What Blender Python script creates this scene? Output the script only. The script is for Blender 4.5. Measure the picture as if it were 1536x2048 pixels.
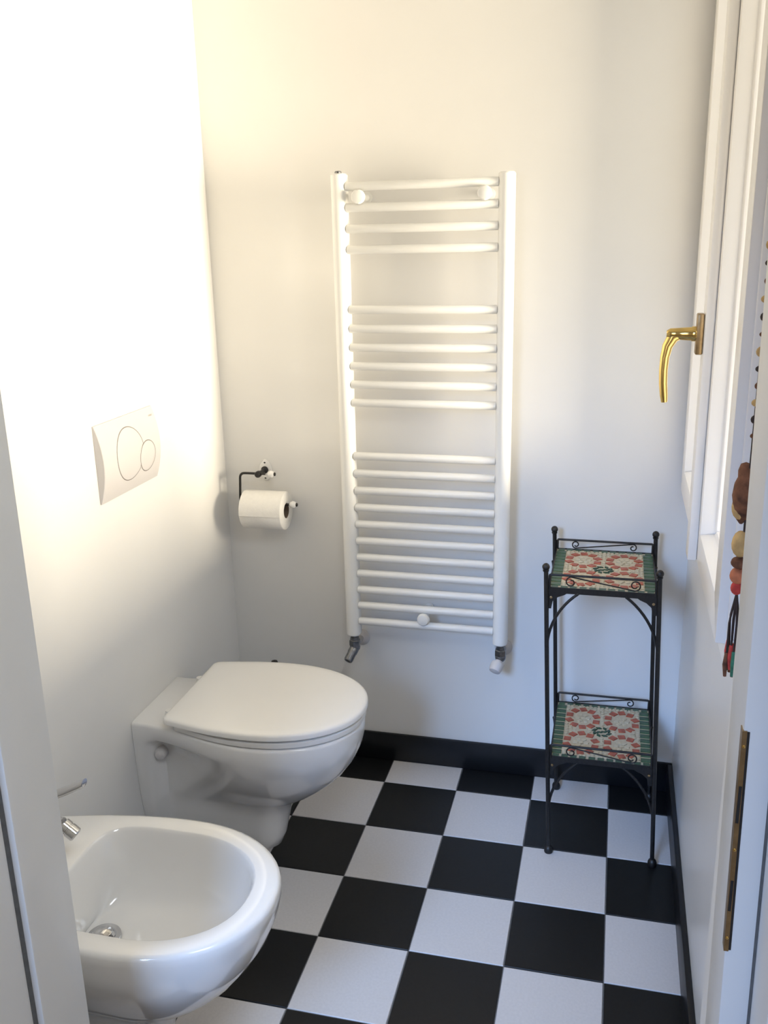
import bpy, bmesh, math, random
from mathutils import Vector, Matrix

random.seed(7)
for o in list(bpy.data.objects):
    bpy.data.objects.remove(o, do_unlink=True)
scene = bpy.context.scene
COL = scene.collection
PI = math.pi

# ------------------------------------------------------------------ camera
cam_d = bpy.data.cameras.new('camera')
cam = bpy.data.objects.new('camera', cam_d)
COL.objects.link(cam)
cam_d.sensor_fit = 'VERTICAL'
cam_d.sensor_height = 36.0
cam_d.lens = 1851.7 * 36.0 / 2048.0
cam_d.clip_start = 0.02
cam.rotation_mode = 'XYZ'
cam.location = (0.5649, -2.16, 1.4439)
cam.rotation_euler = (1.2799, 0.0217, 0.2423)
scene.camera = cam

# ------------------------------------------------------------------ world, lights, exposure
world = bpy.data.worlds.new('world')
scene.world = world
world.use_nodes = True
bg = world.node_tree.nodes['Background']
bg.inputs['Color'].default_value = (1.0, 0.96, 0.92, 1)
bg.inputs['Strength'].default_value = 1.75


def area_light(name, loc, aim, w, h, energy, col, spread=180.0):
    d = bpy.data.lights.new(name, 'AREA')
    d.shape = 'RECTANGLE'
    d.size, d.size_y, d.energy, d.color = w, h, energy, col
    d.spread = math.radians(spread)          # angle that narrows the light to a beam
    o = bpy.data.objects.new(name, d)
    COL.objects.link(o)
    o.location = loc
    o.rotation_euler = (Vector(aim) - Vector(loc)).to_track_quat('-Z', 'Y').to_euler()
    return o


# warm light thrown in by the sunlit yard outside the window in the right wall
area_light('yard_daylight', (4.2, -0.50, 1.0), (0.75, -0.35, 1.35), 1.4, 1.7, 660, (1.0, 0.83, 0.63))
# unseen cool daylight from the hall, its beam narrowed to the low back wall
area_light('hall_daylight', (-0.45, -3.50, 2.05), (0.40, 0.1, -0.10), 0.8, 0.7, 5.8, (0.30, 0.53, 1.0), 40.0)
# unseen soft fill light added to brighten the doorway and bidet
area_light('hall_fill_light', (0.95, -2.00, 2.44), (0.70, -1.95, 0.0), 0.6, 0.6, 17, (0.84, 0.92, 1.0))

vs = scene.view_settings
vs.view_transform = 'Standard'
vs.look = 'None'
vs.gamma = 1.0
vs.use_curve_mapping = False
vs.exposure = 0.08

# ------------------------------------------------------------------ measures of the room (metres)
XL, XR, YB, YF = -0.457, 0.76, 0.118, -1.255      # inner faces of the walls
HC = 2.5                                          # ceiling height
YH = -1.41                                        # hall face of the front wall
DX0, DX1, DZ = -0.11, 0.70, 2.08                  # door opening
WY0, WY1, WZ0, WZ1 = -0.80, 0.09, 0.80, 2.12      # window hole


# ------------------------------------------------------------------ materials
def mat(name, col, rough=0.5, metal=0.0, spec=0.5, coat=0.0, noise=0.0, nscale=40.0, bump=0.0, bscale=200.0):
    m = bpy.data.materials.new(name)
    m.use_nodes = True
    nt = m.node_tree
    b = nt.nodes['Principled BSDF']
    b.inputs['Base Color'].default_value = (*col, 1)
    b.inputs['Roughness'].default_value = rough
    b.inputs['Metallic'].default_value = metal
    b.inputs['Specular IOR Level'].default_value = spec
    if coat:
        b.inputs['Coat Weight'].default_value = coat
        b.inputs['Coat Roughness'].default_value = 0.03
    if noise or bump:
        tc = nt.nodes.new('ShaderNodeTexCoord')
    if noise:
        n = nt.nodes.new('ShaderNodeTexNoise')
        n.inputs['Scale'].default_value = nscale
        n.inputs['Detail'].default_value = 4
        r = nt.nodes.new('ShaderNodeValToRGB')
        r.color_ramp.elements[0].position = 0.3
        r.color_ramp.elements[1].position = 0.7
        r.color_ramp.elements[0].color = (*[max(0, c * (1 - noise)) for c in col], 1)
        r.color_ramp.elements[1].color = (*[min(1, c * (1 + noise)) for c in col], 1)
        nt.links.new(tc.outputs['Object'], n.inputs['Vector'])
        nt.links.new(n.outputs['Fac'], r.inputs['Fac'])
        nt.links.new(r.outputs['Color'], b.inputs['Base Color'])
    if bump:
        n2 = nt.nodes.new('ShaderNodeTexNoise')
        n2.inputs['Scale'].default_value = bscale
        n2.inputs['Detail'].default_value = 3
        bp = nt.nodes.new('ShaderNodeBump')
        bp.inputs['Strength'].default_value = bump
        bp.inputs['Distance'].default_value = 0.002
        nt.links.new(tc.outputs['Object'], n2.inputs['Vector'])
        nt.links.new(n2.outputs['Fac'], bp.inputs['Height'])
        nt.links.new(bp.outputs['Normal'], b.inputs['Normal'])
    return m


M_WALL = mat('wall_paint', (0.80, 0.79, 0.77), 0.45, spec=0.4, noise=0.012, nscale=6, bump=0.06, bscale=60)
M_WALLR = mat('wall_gloss_paint', (0.78, 0.77, 0.755), 0.30, spec=0.5, noise=0.015, nscale=6, bump=0.05, bscale=40)
M_CEIL = mat('ceiling_paint', (0.82, 0.81, 0.79), 0.8, noise=0.01, nscale=5)
M_HWALL = mat('hall_wall_paint', (0.58, 0.49, 0.38), 0.7, noise=0.02, nscale=5)
M_GROUT = mat('grout', (0.16, 0.16, 0.165), 0.85, noise=0.2, nscale=90)
M_TW = mat('tile_white', (0.63, 0.615, 0.62), 0.42, noise=0.035, nscale=180, bump=0.03, bscale=300)
M_TB = mat('tile_black', (0.0065, 0.0065, 0.007), 0.42, spec=0.35, noise=0.2, nscale=120, bump=0.03, bscale=300)
M_BB = mat('skirting_black', (0.006, 0.006, 0.0075), 0.38, spec=0.4, noise=0.2, nscale=60)
M_CER = mat('sanitary_ceramic', (0.80, 0.79, 0.775), 0.12, coat=0.6, noise=0.01, nscale=8)
M_SEAT = mat('seat_plastic', (0.83, 0.815, 0.79), 0.22, noise=0.01, nscale=8)
M_PLA = mat('white_plastic', (0.64, 0.615, 0.61), 0.35, noise=0.01, nscale=20)
M_GAPSHADE = mat('gap_shade', (0.20, 0.18, 0.165), 0.6, noise=0.05, nscale=50)
M_MARK = mat('mark_grey', (0.42, 0.38, 0.36), 0.6, noise=0.05, nscale=50)
M_ENAM = mat('radiator_enamel', (0.84, 0.835, 0.81), 0.3, noise=0.008, nscale=12)
M_CHR = mat('chrome', (0.62, 0.62, 0.63), 0.12, metal=1.0, noise=0.05, nscale=30)
M_STEEL = mat('nickel_valve', (0.22, 0.225, 0.235), 0.32, metal=0.9, noise=0.2, nscale=120)
M_DARKH = mat('dark_metal', (0.03, 0.03, 0.032), 0.45, metal=0.5, noise=0.2, nscale=80)
M_IRON = mat('black_iron', (0.012, 0.011, 0.011), 0.42, spec=0.45, noise=0.35, nscale=160, bump=0.15, bscale=400)
M_BRASS = mat('brass', (0.78, 0.56, 0.20), 0.14, metal=1.0, noise=0.06, nscale=60)
M_BRASSD = mat('brass_aged', (0.33, 0.23, 0.12), 0.35, metal=0.85, noise=0.2, nscale=90)
M_PAPER = mat('toilet_paper', (0.86, 0.84, 0.80), 0.95, spec=0.1, noise=0.02, nscale=120, bump=0.3, bscale=500)
M_CARD = mat('cardboard', (0.20, 0.15, 0.11), 0.9, noise=0.1, nscale=150)
M_UPVC = mat('window_frame_white', (0.88, 0.86, 0.84), 0.28, noise=0.008, nscale=10)
M_DOOR = mat('door_frame_paint', (0.70, 0.70, 0.69), 0.35, noise=0.015, nscale=12, bump=0.04, bscale=120)
M_SEAL = mat('rubber_seal', (0.11, 0.115, 0.12), 0.7, noise=0.15, nscale=90)
M_HALL = mat('hall_floor_wood', (0.34, 0.27, 0.20), 0.5, noise=0.15, nscale=9)
M_GREEN = mat('mosaic_green', (0.040, 0.090, 0.046), 0.35, noise=0.4, nscale=55)
M_DGREEN = mat('mosaic_dark_green', (0.012, 0.055, 0.026), 0.35, noise=0.4, nscale=55)
M_RED = mat('mosaic_red', (0.36, 0.085, 0.045), 0.4, noise=0.3, nscale=45)
M_CREAM = mat('mosaic_cream', (0.54, 0.48, 0.35), 0.4, noise=0.12, nscale=60)
M_MGROUT = mat('mosaic_grout', (0.50, 0.44, 0.33), 0.8, noise=0.1, nscale=90)
M_BIRD = mat('ornament_brown', (0.15, 0.06, 0.03), 0.9, noise=0.6, nscale=70)
M_TAN = mat('ornament_tan', (0.55, 0.36, 0.15), 0.9, noise=0.3, nscale=60)
M_CORAL = mat('ornament_coral', (0.52, 0.17, 0.08), 0.9, noise=0.3, nscale=60)
M_CORD = mat('ornament_cord', (0.035, 0.022, 0.02), 0.9, noise=0.3, nscale=100)
M_TRED = mat('tassel_red', (0.50, 0.05, 0.04), 0.9, noise=0.3, nscale=100)
M_TGREEN = mat('tassel_green', (0.04, 0.16, 0.10), 0.9, noise=0.3, nscale=100)

# clear window glass: mostly see-through with a weak mirror at a slant
M_GLASS = bpy.data.materials.new('window_glass')
M_GLASS.use_nodes = True
_nt = M_GLASS.node_tree
for n in list(_nt.nodes):
    _nt.nodes.remove(n)
_out = _nt.nodes.new('ShaderNodeOutputMaterial')
_mix = _nt.nodes.new('ShaderNodeMixShader')
_tr = _nt.nodes.new('ShaderNodeBsdfTransparent')
_gl = _nt.nodes.new('ShaderNodeBsdfGlossy')
_fr = _nt.nodes.new('ShaderNodeLayerWeight')
_fr.inputs['Blend'].default_value = 0.5
_pw = _nt.nodes.new('ShaderNodeMath')
_pw.operation = 'POWER'
_pw.inputs[1].default_value = 4.0
_ma = _nt.nodes.new('ShaderNodeMath')
_ma.operation = 'MULTIPLY_ADD'
_ma.inputs[1].default_value = 0.7
_ma.inputs[2].default_value = 0.04
_gl.inputs['Roughness'].default_value = 0.02
_tr.inputs['Color'].default_value = (0.95, 0.97, 0.96, 1)
_nt.links.new(_fr.outputs['Facing'], _pw.inputs[0])
_nt.links.new(_pw.outputs[0], _ma.inputs[0])
_nt.links.new(_ma.outputs[0], _mix.inputs['Fac'])
_nt.links.new(_tr.outputs['BSDF'], _mix.inputs[1])
_nt.links.new(_gl.outputs['BSDF'], _mix.inputs[2])
_nt.links.new(_mix.outputs['Shader'], _out.inputs['Surface'])


# ------------------------------------------------------------------ object and mesh helpers
def empty(name, loc=(0, 0, 0), parent=None):
    o = bpy.data.objects.new(name, None)
    COL.objects.link(o)
    o.empty_display_size = 0.05
    o.location = loc
    if parent:
        o.parent = parent
        o.matrix_parent_inverse = world_of(parent).inverted()
    return o


def world_of(o):
    m = Matrix.Translation(o.location)
    return m


def tag(o, label=None, cat=None, group=None, kind=None):
    if label: o['label'] = label
    if cat: o['category'] = cat
    if group: o['group'] = group
    if kind: o['kind'] = kind
    return o


def link_mesh(name, me, material, parent=None):
    """Link a mesh given in world coordinates, its origin moved to its base."""
    o = bpy.data.objects.new(name, me)
    COL.objects.link(o)
    if material and not me.materials:
        me.materials.append(material)
    if parent:
        o.parent = parent
        p = parent
        loc = Vector((0, 0, 0))
        while p:
            loc += p.location
            p = p.parent
        o.location = -loc
    return o


def obj(name, bm, material, parent=None, smooth=None, bevel=0.0, bseg=2, origin=None):
    bmesh.ops.recalc_face_normals(bm, faces=bm.faces)
    if bevel:
        es = [e for e in bm.edges if len(e.link_faces) == 2 and e.calc_face_angle(0) > math.radians(30)]
        bmesh.ops.bevel(bm, geom=es, offset=bevel, segments=bseg, profile=0.5, affect='EDGES', clamp_overlap=True)
    if smooth is not None:
        ang = math.radians(smooth)
        for f in bm.faces: f.smooth = True
        for e in bm.edges:
            if len(e.link_faces) != 2 or e.calc_face_angle(0) > ang: e.smooth = False
    me = bpy.data.meshes.new(name)
    bm.to_mesh(me)
    bm.free()
    # origin at the base of the mesh
    xs = [v.co for v in me.vertices]
    lo = Vector((min(c.x for c in xs), min(c.y for c in xs), min(c.z for c in xs)))
    hi = Vector((max(c.x for c in xs), max(c.y for c in xs), max(c.z for c in xs)))
    base = Vector(((lo.x + hi.x) / 2, (lo.y + hi.y) / 2, lo.z))
    me.transform(Matrix.Translation(-base))
    o = link_mesh(name, me, material, parent)
    o.location = o.location + base
    return o


def B():
    return bmesh.new()


def box(bm, x0, x1, y0, y1, z0, z1):
    vs_ = [bm.verts.new(p) for p in ((x0, y0, z0), (x1, y0, z0), (x1, y1, z0), (x0, y1, z0),
                                     (x0, y0, z1), (x1, y0, z1), (x1, y1, z1), (x0, y1, z1))]
    for f in ((3, 2, 1, 0), (4, 5, 6, 7), (0, 1, 5, 4), (1, 2, 6, 5), (2, 3, 7, 6), (3, 0, 4, 7)):
        bm.faces.new([vs_[i] for i in f])
    return vs_


def bxo(name, b, m, parent=None, bevel=0.0, bseg=2):
    bm = B()
    box(bm, *b)
    return obj(name, bm, m, parent, smooth=40 if bevel else None, bevel=bevel, bseg=bseg)


def loft(bm, rings, cap0=True, cap1=True, closed=True):
    vr = [[bm.verts.new(p) for p in r] for r in rings]
    n = len(vr[0])
    for a, b in zip(vr[:-1], vr[1:]):
        for i in range(n if closed else n - 1):
            j = (i + 1) % n
            bm.faces.new((a[i], a[j], b[j], b[i]))
    if cap0: bm.faces.new(list(reversed(vr[0])))
    if cap1: bm.faces.new(vr[-1])
    return vr


def frame_of(t):
    t = t.normalized()
    up = Vector((0, 0, 1)) if abs(t.z) < 0.9 else Vector((1, 0, 0))
    a = t.cross(up).normalized()
    return a, t.cross(a).normalized()


def tube(bm, pts, r, seg=10, caps=True, flat=1.0):
    pts = [Vector(p) for p in pts]
    rs = r if isinstance(r, (list, tuple)) else [r] * len(pts)
    rings = []
    a = None
    for i, p in enumerate(pts):
        t = (pts[min(i + 1, len(pts) - 1)] - pts[max(i - 1, 0)])
        if t.length < 1e-9: t = Vector((0, 0, 1))
        t.normalize()
        if a is None:
            a, b = frame_of(t)
        else:
            a = (a - t * a.dot(t)).normalized()
            b = t.cross(a).normalized()
        rings.append([p + rs[i] * (math.cos(2 * PI * k / seg) * a + flat * math.sin(2 * PI * k / seg) * b) for k in range(seg)])
    loft(bm, rings, caps, caps)


def lathe(bm, prof, origin, axis=(0, 0, 1), seg=24, caps=True):
    """prof: list of (radius, height along axis)."""
    ax = Vector(axis).normalized()
    a, b = frame_of(ax)
    o = Vector(origin)
    rings = [[o + ax * h + max(r, 1e-4) * (math.cos(2 * PI * k / seg) * a + math.sin(2 * PI * k / seg) * b) for k in range(seg)]
             for r, h in prof]
    loft(bm, rings, caps, caps)


def ball(bm, c, r, seg=14, rings=8, sc=(1, 1, 1)):
    rr = []
    for i in range(rings + 1):
        t = PI * i / rings
        rr.append([(c[0] + sc[0] * r * max(math.sin(t), 0.02) * math.cos(2 * PI * k / seg),
                    c[1] + sc[1] * r * max(math.sin(t), 0.02) * math.sin(2 * PI * k / seg),
                    c[2] - sc[2] * r * math.cos(t)) for k in range(seg)])
    loft(bm, rr)


def fillet(pts, rad, n=6):
    """Round the corners of a polyline."""
    P = [Vector(p) for p in pts]
    out = [P[0]]
    for i in range(1, len(P) - 1):
        d0 = (P[i - 1] - P[i]); d1 = (P[i + 1] - P[i])
        r = min(rad, d0.length * 0.49, d1.length * 0.49)
        a = P[i] + d0.normalized() * r
        c = P[i] + d1.normalized() * r
        for k in range(n + 1):
            t = k / n
            out.append(a * (1 - t) ** 2 + P[i] * 2 * t * (1 - t) + c * t * t)
    out.append(P[-1])
    return out


def lerp(a, b, t): return a + (b - a) * t


def sstep(t):
    t = max(0.0, min(1.0, t))
    return t * t * (3 - 2 * t)


# ================================================================== THE SETTING
# ---- floor: a grout bed with square tiles laid chequerwise
bm = B()
box(bm, XL - 0.12, XR + 0.12, YH, YB + 0.12, -0.09, -0.0025)
floor = obj('floor', bm, M_GROUT)
tag(floor, 'floor of alternating black and white square tiles', kind='structure')
TS, GAP = 0.2, 0.0011
tile_mesh = {}


def tile(x0, x1, y0, y1, black):
    key = (round(x1 - x0, 4), round(y1 - y0, 4), black)
    if key not in tile_mesh:
        bm = B()
        w, d = (x1 - x0) / 2, (y1 - y0) / 2
        box(bm, -w, w, -d, d, -0.008, 0.0)
        es = [e for e in bm.edges if all(v.co.z > -0.001 for v in e.verts)]
        bmesh.ops.bevel(bm, geom=es, offset=0.0011, segments=1, affect='EDGES')
        me = bpy.data.meshes.new('tile')
        bm.to_mesh(me); bm.free()
        me.materials.append(M_TB if black else M_TW)
        tile_mesh[key] = me
    o = bpy.data.objects.new('tile', tile_mesh[key])
    COL.objects.link(o)
    o.parent = floor
    o.location = Vector(((x0 + x1) / 2, (y0 + y1) / 2, 0)) - floor.location
    return o


for j in range(-3, 4):
    for i in range(-1, 7):
        x0, x1 = max(j * TS, XL), min((j + 1) * TS, XR)
        y1, y0 = min(-i * TS, YB), max(-(i + 1) * TS, YF - 0.08)
        if x1 - x0 < 0.005 or y1 - y0 < 0.005: continue
        tile(x0 + GAP, x1 - GAP, y0 + GAP, y1 - GAP, (i + j) % 2 == 0)

# ---- hall side
o = bxo('hall_floor', (-1.4, 1.6, -3.7, YH, -0.09, -0.001), M_HALL)
tag(o, 'plain brown floor of the hall outside the door', kind='structure')

HX0, HX1, HY0 = -1.3, 1.5, -3.6
for nm, b, lb in (('wall_hall_right', (HX1, HX1 + 0.1, HY0, YH, 0, 2.5), 'plain beige hall wall right of the doorway'),
                  ('wall_hall_left', (HX0 - 0.1, HX0, HY0, YH, 0, 2.5), 'plain beige hall wall left of the doorway'),
                  ('ceiling_hall', (HX0 - 0.1, HX1 + 0.1, HY0 - 0.1, YH, 2.5, 2.6), 'plain white hall ceiling')):
    tag(bxo(nm, b, None), lb, kind='structure').data.materials.append(M_HWALL)
bm = B()
for b in ((HX0 - 0.1, -0.95, HY0 - 0.1, HY0, 0, 2.5), (-0.05, HX1 + 0.1, HY0 - 0.1, HY0, 0, 2.5), (-0.95, -0.05, HY0 - 0.1, HY0, 0, 0.65), (-0.95, -0.05, HY0 - 0.1, HY0, 2.05, 2.5)):
    box(bm, *b)
tag(obj('wall_hall_front', bm, M_HWALL), 'beige hall wall with a window opposite the doorway', kind='structure')

# ---- walls
T = 0.12
bm = B(); box(bm, XL - T, XL, YF, YB + T, 0, HC)
tag(obj('wall_left', bm, M_WALL), 'white painted wall behind toilet and bidet', kind='structure')
bm = B(); box(bm, XL, XR, YB, YB + T, 0, HC)
tag(obj('wall_back', bm, M_WALL), 'white painted wall behind the towel radiator', kind='structure')
bm = B()
for b in ((XR, XR + T, YF, WY0, 0, HC), (XR, XR + T, WY1, YB + T, 0, HC),
          (XR, XR + T, WY0, WY1, 0, WZ0), (XR, XR + T, WY0, WY1, WZ1, HC)):
    box(bm, *b)
tag(obj('wall_right', bm, M_WALLR), 'glossy white wall with the window', kind='structure')
bm = B()
for b in ((-1.3, DX0 - 0.04, YH, YF, 0, HC), (DX1 + 0.04, 1.5, YH, YF, 0, HC), (DX0 - 0.04, DX1 + 0.04, YH, YF, DZ + 0.04, HC)):
    box(bm, *b)
box(bm, DX1 + 0.0035, XR, YF, -1.19, 0, HC)                # plastered nib between doorway and window wall
tag(obj('wall_front', bm, M_WALL), 'white wall with the doorway', kind='structure')
bm = B(); box(bm, XL - T, XR + T, YF, YB + T, HC, HC + 0.1)
tag(obj('ceiling', bm, M_CEIL), 'plain white ceiling', kind='structure')

# ---- black skirting
BH = 0.085


def skirting(name, b, label):
    tag(bxo(name, b, M_BB, bevel=0.0025), label, kind='structure')


skirting('baseboard_back', (XL + 0.0005, XR - 0.0005, YB - 0.010, YB - 0.0002, 0.0003, BH), 'low black tile skirting along the wall under the towel radiator')
skirting('baseboard_right', (XR - 0.0125, XR - 0.0002, -1.1895, YB - 0.0105, 0.0003, BH), 'low black tile skirting along the wall under the window')
skirting('baseboard_left', (XL + 0.0002, XL + 0.010, YF + 0.0005, YB - 0.0105, 0.0003, BH - 0.01), 'low black tile skirting along the wall behind toilet')

# ---- door frame (lining with rebate, seal, strike plate, casing towards the hall)
door = empty('door_1', (DX0, YF, 0))
tag(door, 'pale painted door frame around the open doorway', kind='structure')
YR = -1.343                                    # rebate step


def jamb(side):
    s = -1 if side == 'l' else 1
    X = DX0 if side == 'l' else DX1
    STEP = 0.012 if side == 'l' else 0.029
    sl = 0.0032 if side == 'l' else 0.0022      # visible width of the seal

    def lean(z):                               # the right side stands a little out of plumb
        return 0.0 if side == 'l' else -0.012 * (z - 0.6)

    bm = B()
    out = [(X, YF + 0.004), (X, YR), (X + s * STEP, YR), (X + s * STEP, YH - 0.012), (X + s * 0.040, YH - 0.012), (X + s * 0.040, YF + 0.004)]
    loft(bm, [[(x + lean(z), y, z) for x, y in out] for z in (0.0, 0.7, 1.4, DZ)])
    obj('jamb', bm, M_DOOR, door, smooth=30, bevel=0.0025, bseg=2)
    bm = B()                                   # rubber seal in the corner of the rebate
    pr = [(X + s * (STEP - sl), YR - 0.0004), (X + s * (STEP - sl * 0.4), YR - 0.0055), (X + s * (STEP - 0.0002), YR - 0.0055), (X + s * (STEP - 0.0002), YR - 0.0004)]
    loft(bm, [[(x + lean(z), y, z) for x, y in pr] for z in (0.002, 0.7, 1.4, DZ - 0.002)])
    obj('seal', bm, M_SEAL, door)
    # casing on the hall side
    bm = B()
    a, b = X + s * 0.034, X + s * 0.105
    pr = [(a, YH - 0.014), (b, YH - 0.020), (b, YH), (a, YH)]
    loft(bm, [[(x + lean(z), y, z) for x, y in pr] for z in (0.0, 0.7, 1.4, DZ + 0.09)])
    obj('casing', bm, M_DOOR, door, smooth=30, bevel=0.003)


jamb('l'); jamb('r')
bm = B()
box(bm, DX0 - 0.038, DX1 + 0.038, YH - 0.012, YF + 0.004, DZ, DZ + 0.038)
obj('head', bm, M_DOOR, door, bevel=0.002)
bm = B()
box(bm, DX0 - 0.105, DX1 + 0.105, YH - 0.020, YH, DZ + 0.03, DZ + 0.09)
obj('casing', bm, M_DOOR, door, bevel=0.003)
# strike plate on the right jamb, at the rebate edge
bm = B()
zs0, zs1 = 0.752, 0.998


def leanr(z): return -0.012 * (z - 0.6)


pr = [(DX1 - 0.0010, YR + 0.010), (DX1 - 0.0010, YR - 0.0016), (DX1 + 0.0034, YR - 0.0016), (DX1 + 0.0034, YR - 0.0001), (DX1 + 0.0006, YR - 0.0001), (DX1 - 0.0001, YR + 0.010)]
loft(bm, [[(x + leanr(z), y, z) for x, y in pr] for z in (zs0, zs1)])
plate = obj('strike_plate', bm, M_BRASSD, door)
bm = B()                                       # dark strip painted in as the shade beside the plate
loft(bm, [[(x + leanr(z), y, z) for x, y in ((DX1 + 0.0036, YR - 0.0006), (DX1 + 0.0058, YR - 0.0006), (DX1 + 0.0058, YR - 0.0001), (DX1 + 0.0036, YR - 0.0001))] for z in (zs0 + 0.001, zs1 - 0.001)])
obj('plate_shade', bm, M_DARKH, plate)
for za, zb in ((0.800, 0.835), (0.900, 0.940)):  # dark blocks on the plate colour in the shade of its holes
    bm = B()
    zm = (za + zb) / 2
    box(bm, DX1 - 0.0002 + leanr(zm), DX1 + 0.0026 + leanr(zm), YR - 0.0021, YR - 0.0015, za, zb)
    obj('latch_hole_shade', bm, M_DARKH, plate)
for zc in (0.768, 0.870, 0.982):
    bm = B()
    lathe(bm, [(0.0016, 0), (0.0014, 0.0008), (0.0006, 0.0010)], (DX1 + 0.0012 + leanr(zc), YR - 0.0015, zc), (0, -1, 0), 10)
    obj('screw', bm, M_BRASS, plate)

# ================================================================== WINDOW in the right wall
win = empty('window_1', (XR, (WY0 + WY1) / 2, WZ0))
tag(win, 'white two-sash window with a brass handle', kind='structure')
FX = 0.745                                    # room face of the fixed frame
SX = 0.730                                    # room face of the sashes
# fixed frame lining the hole
for nm, b in (('frame_bar', (FX, XR + 0.07, WY0, WY1, WZ0, WZ0 + 0.05)), ('frame_bar', (FX, XR + 0.07, WY0, WY1, WZ1 - 0.05, WZ1)),
              ('frame_bar', (FX, XR + 0.07, WY0, WY0 + 0.04, WZ0 + 0.05, WZ1 - 0.05)), ('frame_bar', (FX, XR + 0.07, WY1 - 0.03, WY1, WZ0 + 0.05, WZ1 - 0.05))):
    bxo(nm, b, M_UPVC, win, bevel=0.003)


def sash(y0, y1, z0, z1, st0, st1, rail, handle=False):
    """Sash with mitred rails; st0 / st1 widths of the near and far stile."""
    s = empty('sash', (SX, (y0 + y1) / 2, z0))
    s.parent = win
    s.location = Vector((SX, (y0 + y1) / 2, z0)) - win.location
    X1 = XR + 0.045
    iy0, iy1, iz0, iz1 = y0 + st0, y1 - st1, z0 + rail, z1 - rail
    b = 0.012                                  # stepped inner edge (glazing bead)
    gx = XR + 0.004

    def bar(name, quad_o, quad_i):
        # mitred bar: outer edge (2 points), inner edge (2 points), with a bead sloping to the glass
        (ay, az), (by, bz) = quad_o
        (cy, cz), (dy, dz) = quad_i
        my, mz = (iy0 + iy1) / 2, (iz0 + iz1) / 2

        def inn(y, z, k):
            return (y + math.copysign(k, my - y), z + math.copysign(k, mz - z))
        prof = []
        for (oy, oz), (ny, nz) in (((ay, az), (cy, cz)), ((by, bz), (dy, dz))):
            i1 = inn(ny, nz, 0.004)
            i2 = inn(ny, nz, b)
            prof.append([(SX, oy, oz), (SX, ny, nz), (gx - 0.009, *i1), (gx - 0.007, *i2), (gx, *i2), (X1, *i2), (X1, oy, oz)])
        bm = B()
        loft(bm, prof)
        return obj(name, bm, M_UPVC, s, smooth=25, bevel=0.0022)
    g = 0.0004
    bar('stile', ((y0, z0), (y0, z1)), ((iy0, iz0 + g), (iy0, iz1 - g)))
    bar('stile', ((y1, z0), (y1, z1)), ((iy1, iz0 + g), (iy1, iz1 - g)))
    bar('rail', ((y0, z0), (y1, z0)), ((iy0 + g, iz0), (iy1 - g, iz0)))
    bar('rail', ((y0, z1), (y1, z1)), ((iy0 + g, iz1), (iy1 - g, iz1)))
    bm = B()
    box(bm, gx + 0.002, gx + 0.006, iy0 + b - 0.002, iy1 - b + 0.002, iz0 + b - 0.002, iz1 - b + 0.002)
    obj('glass', bm, M_GLASS, s)
    return s


SZ0, SZ1 = 0.840, 2.085
far_sash = sash(-0.400, 0.098, SZ0, SZ1, 0.040, 0.060, 0.060)
near_sash = sash(-0.792, -0.402, SZ0, SZ1, 0.056, 0.040, 0.060)
# overlapping strip (astragal) on the meeting stiles, handle on it
bm = B()
AX = 0.713
box(bm, AX, SX, -0.418, -0.372, SZ0, SZ1)
ast = obj('cover_strip', bm, M_UPVC, win, smooth=30, bevel=0.003)
hz, hy = 1.262, -0.397
hd = empty('handle')
hd.parent = win
hd.location = Vector((AX, hy, hz)) - win.location
bm = B(); box(bm, AX - 0.013, AX - 0.0002, hy - 0.013, hy + 0.013, hz - 0.036, hz + 0.036)
obj('rosette', bm, M_BRASSD, hd, smooth=40, bevel=0.0025)
bm = B()
lathe(bm, [(0.0115, 0.0), (0.0135, 0.001), (0.0135, 0.008), (0.0122, 0.010), (0.0105, 0.034), (0.0098, 0.046), (0.006, 0.052)],
      (AX - 0.011, hy, hz), (-1, 0, 0), 20)
obj('neck', bm, M_BRASS, hd, smooth=45)
bm = B()
gp = [(AX - 0.040, hy, hz + 0.001), (AX - 0.052, hy, hz - 0.006), (AX - 0.060, hy, hz - 0.022), (AX - 0.0635, hy, hz - 0.042), (AX - 0.0645, hy, hz - 0.065),
      (AX - 0.0635, hy, hz - 0.090), (AX - 0.061, hy, hz - 0.112), (AX - 0.0595, hy, hz - 0.124)]
tube(bm, gp, [0.0098, 0.0095, 0.0082, 0.0072, 0.0068, 0.0066, 0.0062, 0.0050], 14, flat=1.15)
obj('grip', bm, M_BRASS, hd, smooth=50)

# ================================================================== TOWEL RADIATOR on the back wall
rad = empty('towel_radiator', (0.106, 0.05, 0.41))
tag(rad, 'tall white ladder towel radiator on the far wall', 'radiator')
UY = 0.050


def upright(xc, z0, z1):
    bm = B()
    r = 0.0185
    out = []
    for k in range(15):                        # D profile, round face to the room
        t = PI + PI * k / 14
        out.append((xc + r * math.cos(t), UY - 0.002 + 0.0165 * math.sin(t)))
    out += [(xc + r, UY + 0.014), (xc + r - 0.003, UY + 0.017), (xc - r + 0.003, UY + 0.017), (xc - r, UY + 0.014)]
    rings = []
    for z, s in ((z0, 0.86), (z0 + 0.003, 1), (z1 - 0.003, 1), (z1, 0.86)):
        rings.append([(xc + (x - xc) * s, UY + (y - UY) * s, z) for x, y in out])
    loft(bm, rings)
    return obj('upright', bm, M_ENAM, rad, smooth=40)


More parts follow.
